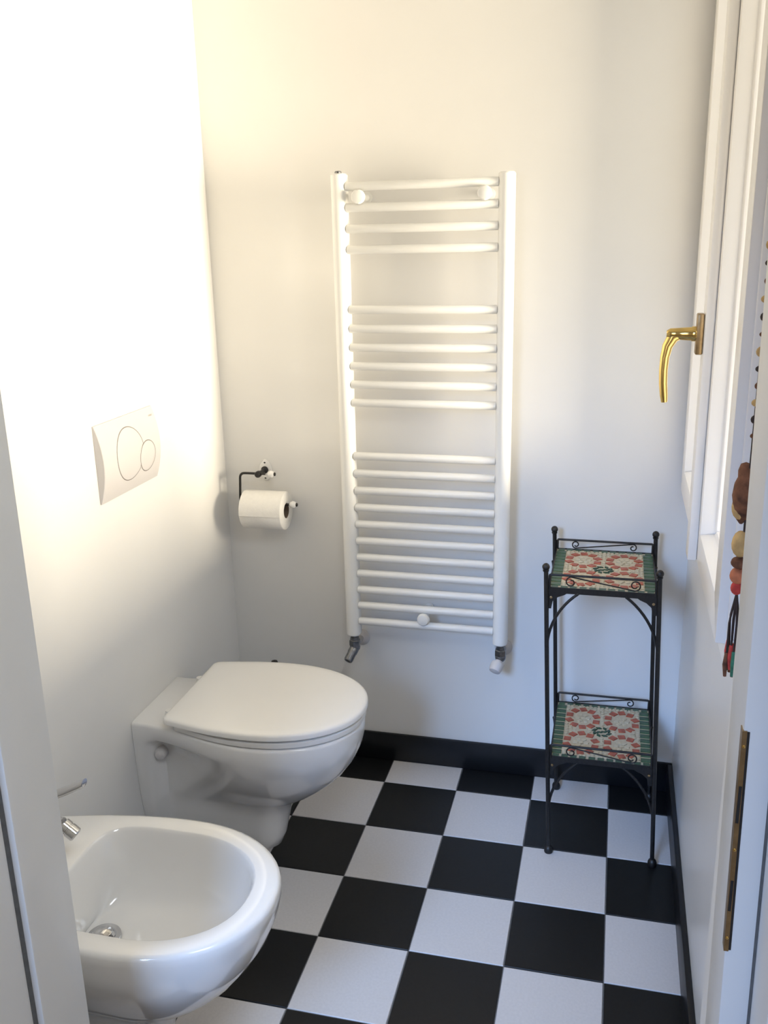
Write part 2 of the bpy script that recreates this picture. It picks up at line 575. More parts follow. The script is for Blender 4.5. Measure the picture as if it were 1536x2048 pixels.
LX, RX = -0.088, 0.306
upl = upright(LX, 0.412, 1.583)
upr = upright(RX, 0.418, 1.574)
bm = B(); lathe(bm, [(0.0085, 0), (0.0085, 0.004), (0.006, 0.006)], (LX - 0.001, UY, 1.583), (0, 0, 1), 14)
obj('bleed_cap', bm, M_STEEL, upl)
bar_z = [1.5537 - 0.0475 * k for k in range(4)] + [1.2712 - 0.0455 * k for k in range(6)] + [0.9075 - 0.0453 * k for k in range(11)]
bm = B()
bl = RX - LX - 0.034
tube(bm, [(-bl / 2, 0, 0), (-bl / 2 + 0.002, 0, 0), (bl / 2 - 0.002, 0, 0), (bl / 2, 0, 0)], [0.0094, 0.0104, 0.0104, 0.0094], 16)
for f in bm.faces: f.smooth = len(f.verts) == 4
bar_me = bpy.data.meshes.new('bar')
bm.to_mesh(bar_me); bm.free()
bar_me.materials.append(M_ENAM)
for z in bar_z:
    o = bpy.data.objects.new('bar', bar_me)
    COL.objects.link(o)
    o.parent = rad
    o.location = Vector(((LX + RX) / 2, UY - 0.003, z)) - rad.location


def wall_mount(x, z):
    bm = B()
    lathe(bm, [(0.014, 0.0), (0.014, 0.004), (0.0075, 0.006), (0.0075, YB - UY), (0.0075, YB - UY + 0.008)], (x, YB - 0.0004, z), (0, -1, 0), 16)
    b_ = obj('wall_mount', bm, M_ENAM, rad, smooth=40)
    bm = B()
    lathe(bm, [(0.0105, 0.0), (0.0165, 0.003), (0.0165, 0.008), (0.0135, 0.0125), (0.006, 0.0145)], (x, UY - 0.010, z), (0, -1, 0), 20)
    obj('mount_cap', bm, M_ENAM, b_, smooth=40)


wall_mount(-0.038, 1.530)
wall_mount(0.258, 1.530)
wall_mount(0.107, 0.477)


def valve(xc, ztop, white):
    v = empty('valve')
    v.parent = rad
    v.location = Vector((xc, UY, ztop)) - rad.location
    v['label'] = 'valve with white turning knob' if white else 'grey metal lockshield valve'
    bm = B()                                   # union nut below the upright
    lathe(bm, [(0.0085, 0.0), (0.0085, 0.006), (0.0125, 0.008), (0.0125, 0.014), (0.0155, 0.016), (0.0155, 0.030), (0.012, 0.034)], (xc, UY, ztop), (0, 0, -1), 6)
    obj('union_nut', bm, M_STEEL, v, smooth=20)
    bm = B()                                   # body with an outlet to the wall
    zc = ztop - 0.038
    ball(bm, (xc, UY, zc + 0.002), 0.0145, 14, 8)
    obj('body', bm, M_STEEL, v, smooth=60)
    bm = B()
    lathe(bm, [(0.0085, 0.0), (0.0085, YB - UY - 0.006)], (xc, UY + 0.004, zc), (0, 1, 0), 14)
    obj('outlet_pipe', bm, M_CHR, v, smooth=40)
    bm = B()
    lathe(bm, [(0.024, 0.0), (0.0235, 0.002), (0.013, 0.007), (0.0092, 0.008)], (xc, YB - 0.0004, zc), (0, -1, 0), 24)
    obj('wall_rosette', bm, M_PLA, v, smooth=40)
    d = Vector((-0.26, -0.72, -0.60)).normalized()
    bm = B()
    if white:
        lathe(bm, [(0.009, 0.0), (0.009, 0.010), (0.0160, 0.012), (0.0170, 0.026), (0.0145, 0.036), (0.006, 0.039)], Vector((xc, UY, zc)) + d * 0.006, d, 16)
        obj('knob', bm, M_PLA, v, smooth=40)
    else:
        lathe(bm, [(0.0130, 0.0), (0.0130, 0.014), (0.0118, 0.016), (0.0122, 0.036), (0.0105, 0.040), (0.006, 0.040), (0.0055, 0.036)], Vector((xc, UY, zc)) + d * 0.004, d, 18)
        obj('cap', bm, M_STEEL, v, smooth=40)


valve(LX + 0.002, 0.412, False)
valve(RX + 0.002, 0.418, True)

# ================================================================== TOILET
def d_ring(z, xw, xw1, xc, xf, wb, wn, wp, yc, pf=2.15, nf=14, ns=16):
    """Horizontal outline: plate at the wall (half width wp), neck wn, bowl wb, rounded front at xf."""
    side = []
    for k in range(ns):
        t = k / ns
        x = lerp(xw, xc, t)
        if x <= xw1: w = wp
        else:
            u = (x - xw1) / (xc - xw1)
            w = lerp(wn, wb, sstep(u) if wn < wb * 0.86 else math.sin(u * PI / 2))
            w = lerp(wp, w, sstep((x - xw1) / 0.028))
        side.append((x, w))
    for k in range(nf):
        a = PI / 2 * k / nf
        side.append((xc + (xf - xc) * math.sin(a) ** (2 / pf), wb * math.cos(a) ** (2 / pf)))
    ring = [(x, yc - w, z) for x, w in side] + [(xf, yc, z)] + [(x, yc + w, z) for x, w in reversed(side)]
    return ring


TY = -0.378
toi = empty('toilet', (XL, TY, 0.05))
tag(toi, 'white wall-hung toilet with closed lid below the flush plate', 'toilet')
XW = XL + 0.0008
rows = [  # z, xw1, xc, xf, wb, wn, wp
    (0.050, -0.43, -0.215, -0.168, 0.034, 0.036, 0.050),
    (0.056, -0.43, -0.215, -0.158, 0.042, 0.046, 0.060),
    (0.085, -0.43, -0.210, -0.146, 0.048, 0.056, 0.075),
    (0.115, -0.43, -0.205, -0.140, 0.052, 0.062, 0.090),
    (0.150, -0.43, -0.200, -0.132, 0.053, 0.066, 0.102),
    (0.180, -0.43, -0.195, -0.118, 0.058, 0.067, 0.106),
    (0.193, -0.43, -0.190, -0.092, 0.066, 0.068, 0.108),
    (0.211, -0.43, -0.185, -0.062, 0.082, 0.069, 0.110),
    (0.239, -0.43, -0.175, -0.028, 0.105, 0.070, 0.112),
    (0.270, -0.43, -0.170, 0.004, 0.130, 0.072, 0.114),
    (0.310, -0.43, -0.165, 0.032, 0.152, 0.074, 0.116),
    (0.340, -0.43, -0.165, 0.045, 0.164, 0.080, 0.117),
    (0.356, -0.43, -0.165, 0.049, 0.169, 0.102, 0.1175),
    (0.368, -0.43, -0.165, 0.051, 0.171, 0.118, 0.118),
    (0.396, -0.43, -0.165, 0.052, 0.172, 0.119, 0.118),
    (0.4015, -0.43, -0.165, 0.0505, 0.1705, 0.1175, 0.1165),
    (0.404, -0.43, -0.165, 0.046, 0.166, 0.113, 0.112),
]
bm = B()
loft(bm, [d_ring(z, XW, a, c, f, wb, wn, wp, TY) for z, a, c, f, wb, wn, wp in rows])
bowl = obj('bowl', bm, M_CER, toi, smooth=50)


def lid_ring(z, xb, hb, xc, xf, wb, inset=0.0, n1=10, nf=18, cr=0.018):
    xb, hb, xf, wb = xb + inset, hb - inset, xf - inset, wb - inset
    side = []
    for k in range(5):                         # rounded back corner
        a = PI / 2 * k / 4
        side.append((xb + cr * (1 - math.sin(a)), hb - cr + cr * math.sin(a) if False else hb - cr * (1 - math.sin(a))))
    side = [(xb + cr * (1 - math.cos(PI / 2 * k / 4)), hb - cr + cr * math.sin(PI / 2 * k / 4)) for k in range(5)]
    for k in range(1, n1):
        t = k / n1
        side.append((lerp(xb + cr, xc, t), lerp(hb, wb, math.sin(t * PI / 2))))
    for k in range(nf):
        a = PI / 2 * k / nf
        side.append((xc + (xf - xc) * math.sin(a) ** (2 / 2.1), wb * math.cos(a) ** (2 / 2.1)))
    return [(x, TY - w, z) for x, w in side] + [(xf, TY, z)] + [(x, TY + w, z) for x, w in reversed(side)]


bm = B()
loft(bm, [lid_ring(z, -0.350, 0.138, -0.165, 0.056, 0.170, i) for z, i in ((0.4062, 0.004), (0.408, 0.0005), (0.412, 0.0), (0.4185, 0.0), (0.4205, 0.004))])
seat = obj('seat', bm, M_SEAT, toi, smooth=50)
for zz in (1, -1):
    bm = B()
    lathe(bm, [(0.011, 0), (0.011, 0.012), (0.009, 0.015), (0.009, 0.022)], (-0.378, TY + zz * 0.082, 0.4035), (0, 0, 1), 16)
    obj('hinge', bm, M_SEAT, seat, smooth=40)
bm = B()
loft(bm, [lid_ring(z, -0.366, 0.149, -0.170, 0.060, 0.174, i) for z, i in
          ((0.4252, 0.012), (0.4252, 0.003), (0.4275, 0.0), (0.4360, 0.0), (0.4395, 0.002), (0.4415, 0.007), (0.4425, 0.02), (0.4435, 0.06))])
obj('lid', bm, M_SEAT, toi, smooth=45)
for s in (-1, 1):                              # plugs over the fixing bolts in the side recess
    bm = B()
    lathe(bm, [(0.016, 0.0), (0.016, 0.008), (0.0145, 0.026), (0.011, 0.032), (0.004, 0.034)], (-0.409, TY + s * 0.072, 0.320), (0.25, s, -0.05), 16)
    obj('bolt_cap', bm, M_PLA, toi, smooth=40)

# ---- flush plate on the left wall
fp = empty('flush_plate', (XL, -0.395, 0.922))
tag(fp, 'white dual flush plate with two round buttons on the wall above toilet', 'flush plate')
FY0, FY1, FZ0, FZ1 = -0.5185, -0.2725, 0.9215, 1.0855


def fsurf(z, y=-0.395):
    t = (z - FZ0) / (FZ1 - FZ0) * 2 - 1
    return XL + 0.004 + 0.0155 * (1 - t * t)


bm = B()
rings = []
NZ, NY = 14, 6
for k in range(NZ + 1):
    z = lerp(FZ0, FZ1, k / NZ)
    xs = fsurf(z)
    rings.append([(XL + 0.0004, FY0, z), (xs - 0.0012, FY0, z), (xs, FY0 + 0.0014, z), (xs, FY1 - 0.0014, z), (xs - 0.0012, FY1, z), (XL + 0.0004, FY1, z)])
loft(bm, rings)
fpl = obj('cover', bm, M_PLA, fp, smooth=35)
BC, BR = (-0.408, 1.0055), 0.0565
SC_, SR = (-0.334, 0.9845), 0.0335


def boundary(c, R, th, other=None, oR=0.0):
    dy, dz = math.cos(th), math.sin(th)
    r = R
    if other:
        fy, fz = c[0] - other[0], c[1] - other[1]
        bq = fy * dy + fz * dz
        cq = fy * fy + fz * fz - oR * oR
        disc = bq * bq - cq
        if disc > 0:
            t = -bq - math.sqrt(disc)
            if 0 < t < r: r = t
    return r


def button(name, c, R, other=None, oR=0.0, h=0.0005, mtl=None, grow=0.0):
    n = 64
    bm = B()
    rings = []
    for fr, hh in ((1.0, -0.001), (1.0, h - 0.0002), (0.985, h), (0.7, h), (0.4, h - 0.0001), (0.1, h - 0.0001)):
        rg = []
        for k in range(n):
            th = 2 * PI * k / n
            r = (boundary(c, R, th, other, oR) + grow) * fr
            y, z = c[0] + r * math.cos(th), c[1] + r * math.sin(th)
            rg.append((fsurf(z) + hh, y, z))
        rings.append(rg)
    loft(bm, rings, cap0=False)
    return obj(name, bm, mtl or M_PLA, fp, smooth=40)


def shade_ring(c, R, other=None, oR=0.0):  # dark ring on the cover, coloured as the shade round a button
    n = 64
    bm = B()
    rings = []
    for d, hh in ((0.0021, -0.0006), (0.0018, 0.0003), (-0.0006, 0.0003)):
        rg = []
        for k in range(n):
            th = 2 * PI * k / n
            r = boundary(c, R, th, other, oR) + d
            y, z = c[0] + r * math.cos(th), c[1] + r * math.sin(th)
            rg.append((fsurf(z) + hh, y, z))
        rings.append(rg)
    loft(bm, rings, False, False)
    return obj('gap_shade', bm, M_GAPSHADE, fp)


button('big_button', BC, BR, SC_, SR + 0.0022)
shade_ring(BC, BR, SC_, SR + 0.0022)
button('small_button', SC_, SR)
shade_ring(SC_, SR)
# tiny maker's mark in the upper corner
fc = bpy.data.curves.new('mark', 'FONT')
fc.body = 'GEBERIT'
fc.size = 0.0052
fc.align_x = 'CENTER'
fo = bpy.data.objects.new('mark_tmp', fc)
COL.objects.link(fo)
dg = bpy.context.evaluated_depsgraph_get()
tme = bpy.data.meshes.new_from_object(fo.evaluated_get(dg))
bpy.data.objects.remove(fo, do_unlink=True)
mzc, myc = 1.0655, -0.2925
for v in tme.vertices:
    x, y = v.co.x, v.co.y
    v.co = (fsurf(mzc + y) + 0.00025, myc + x * 0.95, mzc + y)
tme.materials.clear()
lm = link_mesh('mark', tme, M_MARK, fp)

# ================================================================== BIDET
BY = -0.968
bid = empty('bidet', (XL, BY, 0.05))
tag(bid, 'white wall-hung bidet with a chrome tap next to the toilet', 'bidet')
brow = [  # z, xc, xf, wb, wn(wall half width)
    (0.050, -0.215, -0.170, 0.036, 0.038), (0.056, -0.215, -0.160, 0.044, 0.048), (0.090, -0.21, -0.150, 0.050, 0.060),
    (0.135, -0.20, -0.142, 0.056, 0.068), (0.152, -0.19, -0.128, 0.062, 0.072), (0.166, -0.185, -0.104, 0.074, 0.077),
    (0.188, -0.18, -0.068, 0.094, 0.084), (0.214, -0.175, -0.036, 0.116, 0.092), (0.242, -0.17, -0.008, 0.134, 0.100),
    (0.279, -0.165, 0.020, 0.152, 0.109), (0.315, -0.16, 0.042, 0.168, 0.119), (0.350, -0.16, 0.056, 0.173, 0.122),
    (0.378, -0.16, 0.062, 0.176, 0.125), (0.392, -0.16, 0.0625, 0.1765, 0.1255), (0.398, -0.16, 0.060, 0.174, 0.123), (0.400, -0.16, 0.054, 0.168, 0.117)]


def bid_ring(z, xc, xf, wb, wn, xw=XW, ns=16, nf=14, pf=2.1):
    side = []
    for k in range(ns):
        t = k / ns
        side.append((lerp(xw, xc, t), lerp(wn, wb, math.sin(t * PI / 2))))
    for k in range(nf):
        a = PI / 2 * k / nf
        side.append((xc + (xf - xc) * math.sin(a) ** (2 / pf), wb * math.cos(a) ** (2 / pf)))
    return [(x, BY - w, z) for x, w in side] + [(xf, BY, z)] + [(x, BY + w, z) for x, w in reversed(side)]


rings = [bid_ring(*r) for r in brow]


def inner_pt(th, s=1.0):
    """Inner edge of the bowl as a rounded D about (-0.155, BY)."""
    cx = -0.150
    c, sn = math.cos(th), math.sin(th)
    ax = 0.168 if c > 0 else 0.170
    p = 2.2 if c > 0 else 4.6
    wy = 0.137 if c > 0 else 0.137
    r = (abs(c / ax) ** p + abs(sn / wy) ** p) ** (-1 / p)
    return cx + r * c, BY + r * sn


nring = len(rings[0])
angs = []
for p in rings[-1]:
    angs.append(math.atan2(p[1] - BY, p[0] + 0.150))
# spread the angles on the back edge evenly so the bridge to the inner bowl stays clean
DRX, DRY = -0.268, BY
for zt, s, k in ((0.4000, 1.0, 0), (0.3985, 0.985, 0), (0.393, 0.965, 0), (0.380, 0.945, 0), (0.355, 0.915, 0), (0.325, 0.875, 0.05), (0.298, 0.80, 0.15),
                 (0.280, 0.68, 0.32), (0.270, 0.52, 0.55), (0.264, 0.36, 0.8), (0.260, 0.20, 1.0), (0.258, 0.11, 1.0)):
    rg = []
    cx = lerp(-0.150, DRX, k)
    for a in angs:
        x, y = inner_pt(a)
        rg.append((cx + (x + 0.150) * s, BY + (y - BY) * s, zt))
    rings.append(rg)
bm = B()
loft(bm, rings)
obj('basin', bm, M_CER, bid, smooth=50)
# drain
bm = B()
lathe(bm, [(0.031, 0.0), (0.030, 0.003), (0.022, 0.0035), (0.019, 0.0015), (0.019, 0.001)], (DRX, DRY, 0.2625), (0.0, 0, 1), 28)
dr = obj('drain', bm, M_CHR, bid, smooth=35)
bm = B()
lathe(bm, [(0.006, 0.0), (0.006, 0.006), (0.0165, 0.008), (0.0170, 0.010), (0.012, 0.0135), (0.003, 0.0150)], (DRX, DRY, 0.2640), (0, 0, 1), 24)
obj('plug', bm, M_CHR, dr, smooth=40)
# mixer tap on the back deck
tap = empty('tap')
tap.parent = bid
tap.location = Vector((-0.395, BY, 0.40)) - bid.location
TX = -0.398
bm = B()
lathe(bm, [(0.025, 0.0), (0.025, 0.004), (0.021, 0.008), (0.0205, 0.075), (0.0225, 0.080), (0.0225, 0.100), (0.018, 0.108), (0.008, 0.112)], (TX, BY, 0.3998), (0, 0, 1), 24)
obj('tap_body', bm, M_CHR, tap, smooth=35)
bm = B()
tube(bm, [(TX + 0.012, BY, 0.458), (TX + 0.045, BY, 0.478), (TX + 0.068, BY, 0.488), (TX + 0.080, BY, 0.488)], [0.0125, 0.0115, 0.0108, 0.0105], 14)
sp = obj('spout', bm, M_CHR, tap, smooth=45)
bm = B()
dn = Vector((0.78, 0, -0.62)).normalized()
o_ = Vector((TX + 0.078, BY, 0.487))
lathe(bm, [(0.009, 0.0), (0.0125, 0.002), (0.0125, 0.012), (0.0115, 0.0125), (0.0115, 0.0145), (0.0128, 0.015), (0.0128, 0.029), (0.0110, 0.031), (0.0095, 0.030), (0.009, 0.026)], o_, dn, 20)
obj('aerator', bm, M_CHR, sp, smooth=30)
bm = B()
lv = [(TX - 0.004, 0.508), (TX + 0.02, 0.520), (TX + 0.06, 0.538), (TX + 0.10, 0.557), (TX + 0.126, 0.571), (TX + 0.131, 0.575)]
rr = []
for (x, z), w, h in zip(lv, (0.016, 0.015, 0.012, 0.0105, 0.010, 0.009), (0.009, 0.0085, 0.008, 0.0078, 0.0076, 0.0066)):
    rr.append([(x, BY + w * math.cos(2 * PI * k / 16), z + h * math.sin(2 * PI * k / 16)) for k in range(16)])
loft(bm, rr)
obj('lever', bm, M_CHR, tap, smooth=50)

# ================================================================== PAPER HOLDER AND ROLL on the back wall
ph = empty('paper_holder', (-0.338, YB, 0.75))
tag(ph, 'black iron paper holder with white porcelain knobs on the far wall', 'paper holder')
PX, PZ = -0.340, 0.843                         # fixing point on the wall
bm = B()
rings = []
for r_, h in ((0.98, 0.0), (1.0, 0.002), (0.93, 0.0055), (0.55, 0.0075), (0.1, 0.008)):
    rings.append([(PX + 0.017 * r_ * math.cos(2 * PI * k / 32) * (1 + 0.12 * math.cos(4 * PI * k / 32)), YB - 0.0004 - h,
                   PZ + 0.030 * r_ * math.sin(2 * PI * k / 32)) for k in range(32)])
loft(bm, rings)
bp_ = obj('porcelain_base', bm, M_CER, ph, smooth=50)
for dz in (0.0205, -0.0205):
    bm = B(); lathe(bm, [(0.0032, 0), (0.0030, 0.0015), (0.001, 0.002)], (PX, YB - 0.0055, PZ + dz), (0, -1, 0), 12)
    obj('screw', bm, M_DARKH, bp_)
BYY = 0.060                                    # plane of the bar
bm = B()
lathe(bm, [(0.010, 0), (0.010, 0.004), (0.0055, 0.008), (0.0055, 0.040), (0.0088, 0.045), (0.0088, 0.055), (0.006, 0.060)], (PX, YB - 0.007, PZ + 0.002), (0, -1, 0), 16)
obj('stem', bm, M_IRON, ph, smooth=40)
zb, zt = 0.764, 0.847
path = fillet([(PX + 0.020, BYY, zt), (-0.391, BYY, zt), (-0.396, BYY, zb), (-0.257, BYY - 0.001, zb + 0.002)], 0.014, 7)
bm = B()
tube(bm, path, 0.0033, 12)
obj('bar', bm, M_IRON, ph, smooth=50)
for (kx, kz) in ((PX + 0.036, zt), (-0.247, zb + 0.002)):
    bm = B()
    lathe(bm, [(0.004, -0.010), (0.0075, -0.006), (0.0098, 0.0), (0.0085, 0.006), (0.0045, 0.009)], (kx, BYY, kz), (1, 0, 0), 18)
    kn = obj('knob', bm, M_CER, ph, smooth=60)
    bm = B()
    lathe(bm, [(0.0046, 0.0085), (0.0052, 0.0105), (0.0040, 0.0125), (0.001, 0.0130)], (kx, BYY, kz), (1, 0, 0), 14)
    obj('tip', bm, M_IRON, kn, smooth=60)

# roll: hollow, hanging on the bar
rx0, rx1 = -0.381, -0.266
rc = (BYY, zb - 0.0155)
tp = empty('toilet_roll', (-0.3235, BYY, zb - 0.07))
tag(tp, 'white toilet paper roll hanging on the black iron holder', 'toilet roll')
bm = B()
R0, R1 = 0.0205, 0.0515
n = 48
rings = []
for x, r in ((rx0, R0), (rx0, R1 - 0.002), (rx0 + 0.002, R1), (rx1 - 0.002, R1), (rx1, R1 - 0.002), (rx1, R0)):
    rings.append([(x, rc[0] + r * math.cos(2 * PI * k / n), rc[1] + r * math.sin(2 * PI * k / n)) for k in range(n)])
rings.append([(rx0, *p[1:]) for p in rings[-1]])
loft(bm, rings[:-1] , False, False)
obj('paper', bm, M_PAPER, tp, smooth=50)
bm = B()
rings = []
for x, r in ((rx0 + 0.0005, R0), (rx1 - 0.0005, R0), (rx1 - 0.0005, R0 - 0.0012), (rx0 + 0.0005, R0 - 0.0012), (rx0 + 0.0005, R0)):
    rings.append([(x, rc[0] + r * math.cos(2 * PI * k / 32), rc[1] + r * math.sin(2 * PI * k / 32)) for k in range(32)])
loft(bm, rings, False, False)
obj('core', bm, M_CARD, tp, smooth=50)
# loose end of the sheet lying on the front of the roll
bm = B()
rr = []
for k in range(10):
    a = math.radians(lerp(95, 185, k / 9))
    r = R1 + 0.0006 + 0.0016 * (k / 9) ** 2
    rr.append([(rx0 + 0.0006, rc[0] + r * math.cos(a), rc[1] + r * math.sin(a)), (rx1 - 0.0006, rc[0] + r * math.cos(a), rc[1] + r * math.sin(a)),
               (rx1 - 0.0006, rc[0] + (r - 0.0005) * math.cos(a), rc[1] + (r - 0.0005) * math.sin(a)), (rx0 + 0.0006, rc[0] + (r - 0.0005) * math.cos(a), rc[1] + (r - 0.0005) * math.sin(a))])
loft(bm, rr)
obj('loose_sheet', bm, M_PAPER, tp, smooth=60)

# ================================================================== PLANT STAND (two mosaic shelves in a black iron frame)
st = empty('shelf_stand', (0.583, -0.072, 0))
tag(st, 'black wrought iron stand with two mosaic tiled shelves in the corner by the window', 'shelf stand')
SX0, SX1, SY0, SY1 = 0.462, 0.704, -0.210, 0.066


def sh(x, y, z):                               # the light frame leans a little to the left
    return (x - 0.0262 * z / 0.735, y, z)


def shm(pts): return [sh(*p) for p in pts]


FZT = 0.722
for x in (SX0, SX1):
    for y in (SY0, SY1):
        bm = B()
        tube(bm, shm([(x, y, 0.010), (x, y, 0.25), (x, y, 0.5), (x, y, FZT + 0.004)]), 0.0052, 10)
        lg = obj('leg', bm, M_IRON, st, smooth=50)
        bm = B()
        c = sh(x, y, FZT + 0.012)
        ball(bm, c, 0.0085, 14, 8)
        lathe(bm, [(0.0052, -0.012), (0.0068, -0.010), (0.0068, -0.007), (0.0045, -0.006)], c, (0, 0, 1), 12)
        obj('finial', bm, M_IRON, lg, smooth=60)
        bm = B()
        lathe(bm, [(0.0098, 0.0), (0.0105, 0.002), (0.0105, 0.010), (0.0085, 0.015), (0.0052, 0.018)], sh(x, y, 0.0004), (0, 0, 1), 16)
        obj('foot', bm, M_IRON, lg, smooth=40)


def arc_brace(kx, ky, dx, dy, zt_):
    """Curved brace from a leg up to the shelf frame, leaving the leg along (dx, dy)."""
    r, th = 0.179, math.radians(52.5)
    pts = []
    for k in range(13):
        a = th * k / 12
        q = r * (1 - math.cos(a))
        pts.append(sh(kx + dx * q, ky + dy * q, zt_ - 0.142 + r * math.sin(a)))
    bm = B()
    tube(bm, pts, 0.0033, 8)
    obj('brace', bm, M_IRON, st, smooth=50)


tile_pts = {}


def quad_piece(me_name, w, d, h, mtl, rot_shape='rect'):
    key = (me_name, round(w, 4), round(d, 4))
    if key in tile_pts: return tile_pts[key]
    bm = B()
    if rot_shape == 'rect':
        pts = [(-w / 2, -d / 2), (w / 2, -d / 2), (w / 2, d / 2), (-w / 2, d / 2)]
    else:
        pts = [(-w / 2, 0), (-w * 0.12, -d / 2), (w / 2, 0), (w * 0.12, d / 2)] if rot_shape == 'rhomb' else [(-w / 2, -d * 0.3), (w * 0.3, -d / 2), (w / 2, d * 0.3), (-w * 0.3, d / 2)]
    loft(bm, [[(x, y, 0) for x, y in pts], [(x, y, h * 0.8) for x, y in pts], [(x * 0.93, y * 0.90, h) for x, y in pts]])
    bmesh.ops.recalc_face_normals(bm, faces=bm.faces)
    me = bpy.data.meshes.new(me_name)
    bm.to_mesh(me); bm.free()
    me.materials.append(mtl)
    tile_pts[key] = me
    return me


def shelf(zt, zrf, zrb):
    """zt: tile top; rails at zrf (front) and zrb (back)."""
    sx = sh(0, 0, zt)[0]
    x0, x1, y0, y1 = SX0 + 0.004 + sx, SX1 - 0.004 + sx, SY0 + 0.001, SY1 - 0.001
    s = empty('shelf')
    s.parent = st
    s.location = Vector(((x0 + x1) / 2, (y0 + y1) / 2, zt)) - st.location
    sw = st.location + s.location
    # tray: angle iron rim with a backing board
    bm = B()
    t = 0.0028
    box(bm, x0, x1, y0, y0 + t, zt - 0.012, zt + 0.0015)
    box(bm, x0, x1, y1 - t, y1, zt - 0.012, zt + 0.0015)
    box(bm, x0, x0 + t, y0 + t, y1 - t, zt - 0.012, zt + 0.0015)
    box(bm, x1 - t, x1, y0 + t, y1 - t, zt - 0.012, zt + 0.0015)
    obj('rim', bm, M_IRON, s)
    bm = B(); box(bm, x0 + t, x1 - t, y0 + t, y1 - t, zt - 0.009, zt - 0.0012)
    obj('mortar_bed', bm, M_MGROUT, s)
    ix0, ix1, iy0, iy1 = x0 + t + 0.0006, x1 - t - 0.0006, y0 + t + 0.0006, y1 - t - 0.0006
    W, D = ix1 - ix0, iy1 - iy0
    cx, cy = (ix0 + ix1) / 2, (iy0 + iy1) / 2
    zb_ = zt - 0.0013

    def put(me, x, y, rz=0.0):
        o = bpy.data.objects.new('tile', me)
        COL.objects.link(o)
        o.parent = s
        o.location = Vector((x, y, zb_)) - sw
        o.rotation_euler = (0, 0, rz)
    # green border: bars along the front and back, blocks stacked on both sides
    sw_ = 0.0225                               # width of the side blocks
    nb = 11
    for k in range(nb):
        x = ix0 + (k + 0.5) * W / nb
        for y in (iy0 + 0.0062, iy1 - 0.0062):
            put(quad_piece('tile_green', W / nb - 0.0058, 0.0112, 0.0024, M_GREEN), x + random.uniform(-.0006, .0006), y, random.uniform(-.03, .03))
    nr = 11
    dd = (D - 0.026) / nr
    for k in range(nr):
        y = iy0 + 0.013 + (k + 0.5) * dd
        for x in (ix0 + sw_ / 2, ix1 - sw_ / 2):
            put(quad_piece('tile_green', sw_, dd - 0.0062, 0.0024, M_GREEN), x, y + random.uniform(-.0005, .0005), random.uniform(-.03, .03))
    # four medallions of red lozenges round pale centres
    mx, my = 0.0475, 0.060
    for sxn in (-1, 1):
        for syn in (-1, 1):
            ccx, ccy = cx + sxn * mx, cy + syn * my
            for k in range(10):
                a = 2 * PI * (k + 0.5) / 10
                put(quad_piece('tile_red', 0.0195, 0.0195, 0.0024, M_RED, 'skew'), ccx + 0.0345 * math.cos(a), ccy + 0.0445 * math.sin(a), a + 0.5 + random.uniform(-.15, .15))
            for k in range(6):                 # pale petals
                a = 2 * PI * k / 6
                put(quad_piece('tile_cream', 0.0135, 0.0105, 0.0023, M_CREAM, 'skew'), ccx + 0.0125 * math.cos(a), ccy + 0.016 * math.sin(a), a)
            put(quad_piece('tile_cream', 0.009, 0.009, 0.0023, M_CREAM), ccx, ccy, 0.6)
    # green rosette in the middle
    for k in range(8):
        a = 2 * PI * (k + 0.5) / 8
        put(quad_piece('tile_dark_green', 0.0155, 0.0085, 0.0025, M_DGREEN, 'rhomb'), cx + 0.0185 * math.cos(a), cy + 0.0185 * math.sin(a), a + 0.9)
    for k in range(3):
        put(quad_piece('tile_dark_green', 0.0125, 0.0075, 0.0025, M_DGREEN, 'rhomb'), cx + (k - 1) * 0.009, cy + (k - 1) * 0.003, 0.7)
    # small cream chips filling the rest of the field: one piece of work, too fine to count
    bm = B()
    stp = 0.0095
    yv = iy0 + 0.0155
    while yv < iy1 - 0.0135:
        xv = ix0 + sw_ + 0.006
        while xv < ix1 - sw_ - 0.004:
            jx, jy = xv + random.uniform(-.001, .001), yv + random.uniform(-.001, .001)
            ok = True
            for sxn in (-1, 1):
                for syn in (-1, 1):
                    q = math.hypot((jx - cx - sxn * mx) / 0.0345, (jy - cy - syn * my) / 0.0445)
                    if q < 0.72 or 0.72 <= q < 1.30: ok = False
            if math.hypot((jx - cx) / 0.026, (jy - cy) / 0.026) < 1: ok = False
            if ok:
                w = stp * 0.39
                a = random.uniform(0, PI)
                ps = [(jx + w * math.cos(a + PI / 4 + i * PI / 2) * 1.3, jy + w * math.sin(a + PI / 4 + i * PI / 2) * 1.3) for i in range(4)]
                loft(bm, [[(x, y, zb_) for x, y in ps], [(x, y, zb_ + 0.0021) for x, y in ps]])
            xv += stp
        yv += stp
    ch = obj('cream_chips', bm, M_CREAM, s)
    ch['kind'] = 'stuff'
    # rails with scrolls at front and back
    for y, zr, mir in ((y0 + 0.001, zrf, True), (y1 - 0.001, zrb, False)):
        rl = empty('rail')
        rl.parent = st
        rl.location = Vector(((x0 + x1) / 2, y, zr)) - st.location
        bm = B()
        a_, b_ = x0 + 0.003, x1 - 0.003
        tube(bm, fillet([(a_, y, zt - 0.004), (a_, y, zr), (b_, y, zr), (b_, y, zt - 0.004)], 0.004, 4), 0.0028, 8)
        obj('rail_bar', bm, M_IRON, rl, smooth=50)
        hgt = zr - zt - 0.001
        rs = hgt * 0.40
        xl_, xr_ = lerp(a_, b_, 0.195), lerp(a_, b_, 0.795)
        zl_, zr_ = zr - 0.002 - rs, zr - 0.003 - rs
        pts = []
        N = 26
